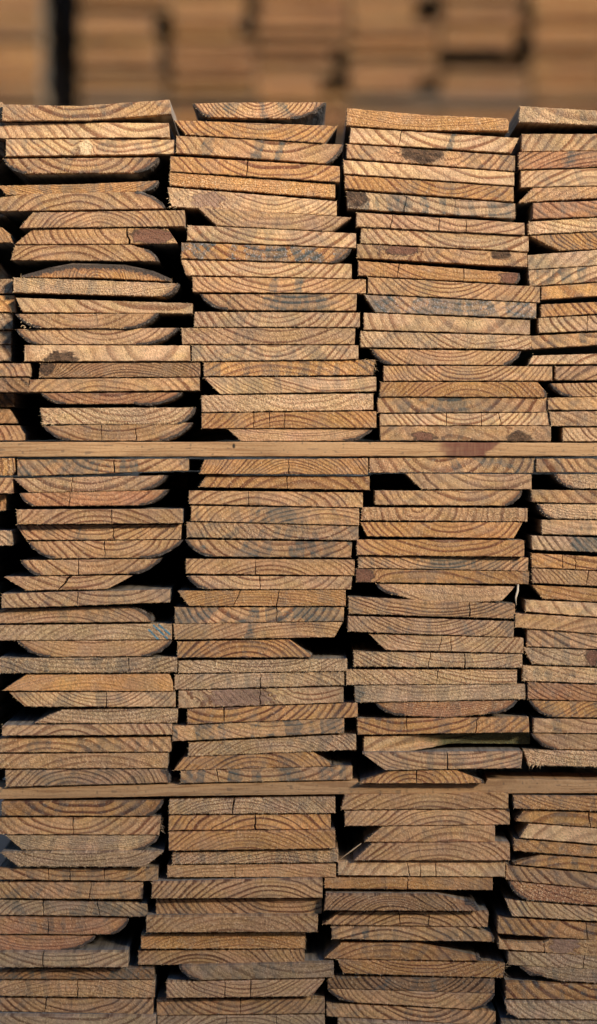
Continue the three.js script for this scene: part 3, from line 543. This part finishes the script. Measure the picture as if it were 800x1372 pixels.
  if (!B.wt) for (let i = 0, n = 34 + 60 * fz; i < n; i++) { const X = rr(xa, xb); put(X, lerpAt(B.topR, X) + .5, rr(-.7, .7), rr(.2, 1), rr(.2, 1), rr(.8, 2.2 + fz), rr(.2, .42)); }
  for (let i = 0, n = 46 + 80 * fz; i < n; i++) { const X = rr(ba, bb); put(X, lerpAt(B.botR, X) - .4, rr(-.7, .7), rr(-1, -.2), rr(.2, 1), rr(.8, 2.4 + fz * 1.5), rr(.2, .45)); }
  for (let i = 0, n = 8 + 10 * fz; i < n; i++) { const e = i % 2 ? B.rightE : B.leftE, q = e[Math.floor(rnd() * e.length)]; put(q[0] - (i % 2 ? .5 : -.5), q[1] + rr(-3, 3) * (e.length < 5 ? 1 : 0), (i % 2 ? 1 : -1) * rr(.3, 1), rr(-.6, .6), rr(.1, .8), rr(1, 3.5), rr(.2, .45)); }
  const cells_ = 330 * Math.max(.12, fz - .05);
  for (let i = 0; i < cells_; i++) { const X = rr(Math.max(xa, ba) + 2, Math.min(xb, bb) - 2), yt = lerpAt(B.topR, X), y2 = lerpAt(B.botR, X), Y = rr(yt + 1.5, y2 - 1.5); if (noise(X * .12, Y * .3, id) < .38) continue; put(X, Y, rr(-1, 1), rr(-1, .4), rr(.5, 1.1), rr(.7, 2.1), rr(.28, .6)); }
  for (const [X0, Y0, n, len] of B.R) { const side = X0 > xm + 60 ? 1 : X0 < xm - 60 ? -1 : 0, nn = side && (B.botR.length) ? n : n; for (let i = 0; i < nn; i++) { const X = X0 + (n < 20 ? rr(-5, 0) : rr(-14, 3)) * (side || 1) , Y = Math.min(lerpAt(B.botR, X) - .3, Math.max(lerpAt(B.topR, X) + .3, Y0 + rr(-9, 9))); put(X, Y, side * rr(.1, 1) + rr(-.3, .3), rr(-.9, .5), rr(.1, .7), len * rr(.35, 1.1), rr(.3, .75)); } }
  tag(mesh('torn_fibres', H.geo(), fibreMats[fz > .5 || B.R.length ? 0 : B.tone === 'dark' || B.tone === 'grey' ? 2 : 1], g), null, null, null, 'stuff');
  return g;
}

const ADDED_SHED_H = 4.78;
// ------------------------------------------------------------------ the setting
const gTex = longGrain(128, 128, [.30, .25, .19], [.22, .18, .14], 401);
const groundMat = gTex; groundMat.map.repeat.set(.8, .8); groundMat.bumpMap.repeat.set(.8, .8); groundMat.bumpScale = .01;
const gp = new THREE.PlaneGeometry(240, 240); { const u = gp.attributes.uv; for (let i = 0; i < u.count; i++) u.setXY(i, u.getX(i) * 240, u.getY(i) * 240); }
const ground = tag(mesh('ground', gp, groundMat, scene), null, null, null, 'structure'); ground.rotation.x = -Math.PI / 2;

// unseen shed put behind the camera so its eaves shade the lower stack
{
  const s = new THREE.Group(); s.name = 'added_shade_shed'; s.position.set(3, 0, 8.2); scene.add(s);
  tag(s, 'unseen shed across the yard, behind the photographer', 'added_shed');
  const wm = new THREE.MeshStandardMaterial({ color: new THREE.Color().setRGB(.16, .125, .095), roughness: .9 }), rm = new THREE.MeshStandardMaterial({ color: new THREE.Color().setRGB(.14, .14, .14), roughness: .7 });
  const w = new THREE.BoxGeometry(60, ADDED_SHED_H, .25); w.translate(0, ADDED_SHED_H / 2, .13); mesh('added_wall', w, wm, s);
  const r = new THREE.BoxGeometry(61, .14, 7); r.rotateX(-.16); r.translate(0, ADDED_SHED_H + .62, 3.4); mesh('added_roof', r, rm, s);
}

// ------------------------------------------------------------------ the front stack, board by board
const ORD = ['', 'first', 'second', 'third', 'fourth', 'fifth', 'sixth', 'seventh', 'eighth', 'ninth', 'tenth', 'eleventh', 'twelfth', 'thirteenth', 'fourteenth', 'fifteenth', 'sixteenth', 'seventeenth', 'eighteenth', 'nineteenth', 'twentieth', 'twenty-first'];
const COLN = { L: 'far left sliver column', A: 'left wide column', B: 'left middle column', C: 'right middle column', D: 'right column' };
const PACK = ['top pack', 'middle pack', 'bottom pack'];
let id = 0;
for (const [col, text] of Object.entries(COLUMNS)) {
  const packs = text.split('\n--\n');
  packs.forEach((pk, pi) => pk.split('\n').forEach((line, i) => {
    const B = parse(line), g = makeBoard(B, ++id, 'sawn_board');
    const look = (B.words ?? `${WORDS[B.tone]} end`).replace(/^an? /, '');
    tag(g, `board with ${look}, ${ORD[i + 1]} down, ${COLN[col]}, ${PACK[pi]}`, 'board', 'sawn boards in the front stack');
  }));
}

for (const [line, label] of [  // the last two are added to block light leaking through gaps
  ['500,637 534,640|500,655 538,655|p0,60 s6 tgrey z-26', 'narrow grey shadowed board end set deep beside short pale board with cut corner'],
  ['186,632.5 251,631|186,656 251,655|p0,60 s6 tdark z-24', 'dark board end added deep to block light, right of the frosted boat shaped board'],
  ['258,574 326,574|258,591 326,591|p0,60 s6 tdark z-24', 'dark board end added deep to block light, left of short pale board above strip'],
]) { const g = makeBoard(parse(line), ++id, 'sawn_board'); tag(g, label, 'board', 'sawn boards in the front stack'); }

// spacer strips between the packs: long grain shown along their length, a dark heart patch on the upper one
function spacer(top, bot, z, label, tone, patch, sd) {
  const w = 2048, h = 48, c = new Uint8Array(w * h * 4), b = new Uint8Array(w * h * 4), C = [0, 0, 0], xa = top[0][0], xb = top[top.length - 1][0];
  for (let j = 0; j < h; j++) for (let i = 0; i < w; i++) {
    const X = xa + i / w * (xb - xa), Y = j / h * 19;
    const y2 = Y + 3.5 * noise(X / 90, 1, sd) + 1.2 * noise(X / 22, Y / 9, sd + 1), g = noise(X / 60, y2 * .75, sd + 2) * .55 + noise(X / 18, y2 * 2.2, sd + 3) * .3 + noise(X / 3, Y * 1.6, sd + 4) * .15;
    C[0] = tone[0][0]; C[1] = tone[0][1]; C[2] = tone[0][2]; mix3(C, tone[1], .85 * sstep(.42, .75, g));
    const q = (.82 + .3 * noise(X / 70, Y / 12, sd + 5)) * (.9 + .2 * noise(X * .9, Y, sd + 6)); for (let k = 0; k < 3; k++) C[k] *= q;
    if (noise(X / 5, Y / 2.2, sd + 7) > .86) mix3(C, [.16, .11, .07], .55);
    if (patch) { const [p0, p1] = patch, e = X + (Y - 9) * 1.3 + 7 * (noise(X / 8, Y / 6, sd + 8) - .5), e0 = X + 10 * (noise(X / 14, Y / 5, sd + 9) - .5) - Y * .4; const m = sstep(p0 - 9, p0 + 9, e0) * (1 - sstep(p1 - 3, p1 + 3, e)); mix3(C, [.16 + .05 * g, .068, .042], m * (.75 + .2 * noise(X * .5, Y / 12, sd + 10))); }
    for (const [kx, ky] of [[313, 5], [604, 4]]) { const q2 = Math.hypot((X - kx) / 2.4, (Y - ky) / 4); if (patch && q2 < 1.1 && kx < 400) mix3(C, [.05, .035, .02], 1 - sstep(.5, 1.1, q2)); }
    const o = (j * w + i) * 4; for (let k = 0; k < 3; k++) { c[o + k] = toS(C[k]); b[o + k] = 255 * Math.min(1, .3 + g * .5); } c[o + 3] = b[o + 3] = 255;
  }
  const mat = new THREE.MeshStandardMaterial({ map: dataTex(c, w, h, true), bumpMap: dataTex(b, w, h, false), bumpScale: .001, roughness: .85 });
  const k = (DIST - z) / DIST / SC, xm = (xa + xb) / 2, yb = Math.max(...bot.map(p => p[1]));
  const pl = [...rough(top, .25, 9), ...rough(bot, .25, 9).reverse()], D = .07;
  const e = new THREE.ExtrudeGeometry(new THREE.Shape(pl.map(p => new THREE.Vector2((p[0] - xm) * k, (yb - p[1]) * k))), { depth: D, bevelEnabled: true, bevelSize: .0012, bevelThickness: .0012, bevelOffset: -.0012, bevelSegments: 2, steps: 1 });
  e.translate(0, 0, -D - .0012);
  const p = e.attributes.position; for (let i = 0; i < p.count; i++) { const X = p.getX(i) / k + xm, Y = yb - p.getY(i) / k; e.attributes.uv.setXY(i, (X - xa) / (xb - xa), Math.min(.98, Math.max(.02, (Y - lerpAt(top, X)) / 19))); }
  const m = mesh(numbered('spacer_strip'), e, mat, scene); m.position.set(...worldAt(xm, yb, z));
  tag(m, label, 'spacer strip', 'spacer strips between the packs');
}
spacer([[-215, 592.2], [400, 592], [945, 594]], [[-215, 612.5], [300, 611.5], [945, 611]], .002, 'long pale spacer strip with dark red heartwood patch, between top and middle packs', [[.57, .345, .165], [.38, .205, .088]], [589, 658], 501);
spacer([[-215, 1059], [0, 1055], [240, 1050.5], [479, 1046], [482, 1050.5], [650, 1050.2], [653, 1043.6], [945, 1047]], [[-215, 1073], [0, 1071], [240, 1066.8], [480, 1064], [945, 1062]], -.004, 'long brown spacer strip without dark patch, between middle and bottom packs', [[.50, .305, .15], [.31, .17, .078]], null, 551);

for (const [y, z, label] of [[602, -.95, 'shadowed spacer strip deep inside the stack, between top and middle packs'], [1053, -.95, 'shadowed spacer strip deep inside the stack, between middle and bottom packs']]) {
  const m = mesh(numbered('spacer_strip'), new RoundedBoxGeometry(1.25, .0245, .07, 2, .0015), bodyMats[0], scene), q = worldAt(372, y, 0); m.position.set(q[0], q[1], z); tag(m, label, 'spacer strip', 'spacer strips between the packs');
}

// loose slivers caught between the boards
function sliver(px, z, r, name, label, col) {
  const c = new THREE.CatmullRomCurve3(px.map(([x, y, dz = 0]) => new THREE.Vector3(...worldAt(x, y, z + dz)))), e = new THREE.TubeGeometry(c, 16, r, 5), p = e.attributes.position, o = c.getPoint(0);
  for (let i = 0; i <= 16; i++) { const q = c.getPoint(i / 16), s = 1 - .85 * Math.pow(Math.abs(i / 16 - .35) / .65, 1.5); for (let j = 0; j <= 5; j++) { const n = i * 6 + j; p.setXYZ(n, q.x + (p.getX(n) - q.x) * s * 1.6, q.y + (p.getY(n) - q.y) * s, q.z + (p.getZ(n) - q.z) * s); } }
  e.translate(-o.x, -o.y, -o.z); e.computeVertexNormals();
  const m = mesh(numbered(name), e, new THREE.MeshStandardMaterial({ color: new THREE.Color().setRGB(...col), roughness: .8 }), scene); m.position.copy(o); tag(m, label, 'wood sliver', 'loose slivers in the front stack');
}
sliver([[694, 783], [693.5, 792, .004], [691, 802, .006], [692, 811]], .004, .0011, 'wood_sliver', 'pale curled wood sliver hanging upright beside right end of third middle column', [.7, .58, .42]);
sliver([[484, 1130], [473, 1138, .003], [462, 1146, .003], [454, 1153]], -.004, .0009, 'wood_sliver', 'thin straw coloured sliver slanting across the dark gap, lower middle', [.62, .46, .27]);

// ------------------------------------------------------------------ the blurred stack across the aisle
const FZ = -3.0, fk = (DIST - FZ) / DIST / SC;
const protos = [];
for (let v = 0; v < 10; v++) {
  const l = 'p' + [0, -20, 30, 10, -40, 0, 20, -10, 40, 0][v] + ',' + [-60, 60, -90, 300, -50, 80, -200, 50, -60, 120][v] + ' s6 t' + ['dark', 'red', 'dark', 'orange', 'red', 'dark', 'orange', 'dark', 'red', 'orange'][v] + (v % 4 === 3 ? ' S.4' : '');
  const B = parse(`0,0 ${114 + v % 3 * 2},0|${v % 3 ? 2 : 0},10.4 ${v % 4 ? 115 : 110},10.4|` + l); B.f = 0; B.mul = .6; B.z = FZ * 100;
  protos.push(B);
}
const bgTop = -90, bgBot = 176, pitch = 10.8, bgCols = [-75, 106, 228, 346, 466, 590, 711, 832];
const bgProto = {}, SPOTS = [[590, 12, 16, 34], [590, 118, 12, 30], [466, 95, 32, 16], [466, 116, 9, 22], [346, 14, 18, 16], [346, 42, 10, 26], [228, 34, 12, 24], [228, 72, 26, 13], [711, 60, 20, 22], [711, 16, 16, 14]];
let bgN = 0;
bgCols.forEach((cx, ci) => {
  for (let y = ci < 2 ? bgTop - 10 * pitch : bgTop, ri = ci < 2 ? -15 : -5; y < bgBot; y += pitch, ri++) {
    const seam = c => (c === 0 ? -75 : bgCols[c]) + (c < 2 ? 1 : 5) * 1.6 * (noise(ri * .5, c * 3.1, 41) + .6 * hash(ri, c, 43) - .8);
    if (ci === 5 && (ri === 10 || ri === 11)) continue;                        // the open slot
    if (y > 128 && y < 142) continue;                                          // the strip's layer
    const v = Math.floor(rnd() * 10), first = !bgProto[v];
    let g;
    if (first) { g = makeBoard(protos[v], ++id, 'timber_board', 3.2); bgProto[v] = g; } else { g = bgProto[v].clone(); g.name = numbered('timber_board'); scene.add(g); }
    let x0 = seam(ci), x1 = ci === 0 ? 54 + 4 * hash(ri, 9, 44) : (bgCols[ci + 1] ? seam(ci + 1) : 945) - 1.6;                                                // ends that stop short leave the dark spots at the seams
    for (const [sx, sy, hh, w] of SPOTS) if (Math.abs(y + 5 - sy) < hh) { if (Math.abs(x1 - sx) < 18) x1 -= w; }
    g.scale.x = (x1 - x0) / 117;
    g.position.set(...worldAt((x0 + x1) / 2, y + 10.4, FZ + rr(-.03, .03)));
    tag(g, ci === 0 ? 'blurred brown board in the far stack, left of its black gap' : `blurred brown board in the far stack, ${ORD[ci]} column right of its black gap`, 'timber board', ci === 0 ? 'far boards left of the black gap' : `far boards, ${ORD[ci]} column right of the black gap`);
    bgN++;
  }
});
{ const e = new RoundedBoxGeometry(2.0, .026, .08, 2, .002); const m = mesh('timber_strip', e, new THREE.MeshStandardMaterial({ color: new THREE.Color().setRGB(.11, .08, .055), roughness: .9 }), scene); m.position.set(...worldAt(572, 136.5, FZ - .045)); tag(m, 'blurred greyish strip between boards low in the far stack', 'strip'); }
for (let i = 0; i < 2; i++) capMats[i].map.needsUpdate = true;

camera.updateProjectionMatrix(); camera.updateMatrixWorld();
renderer.render(scene, camera);
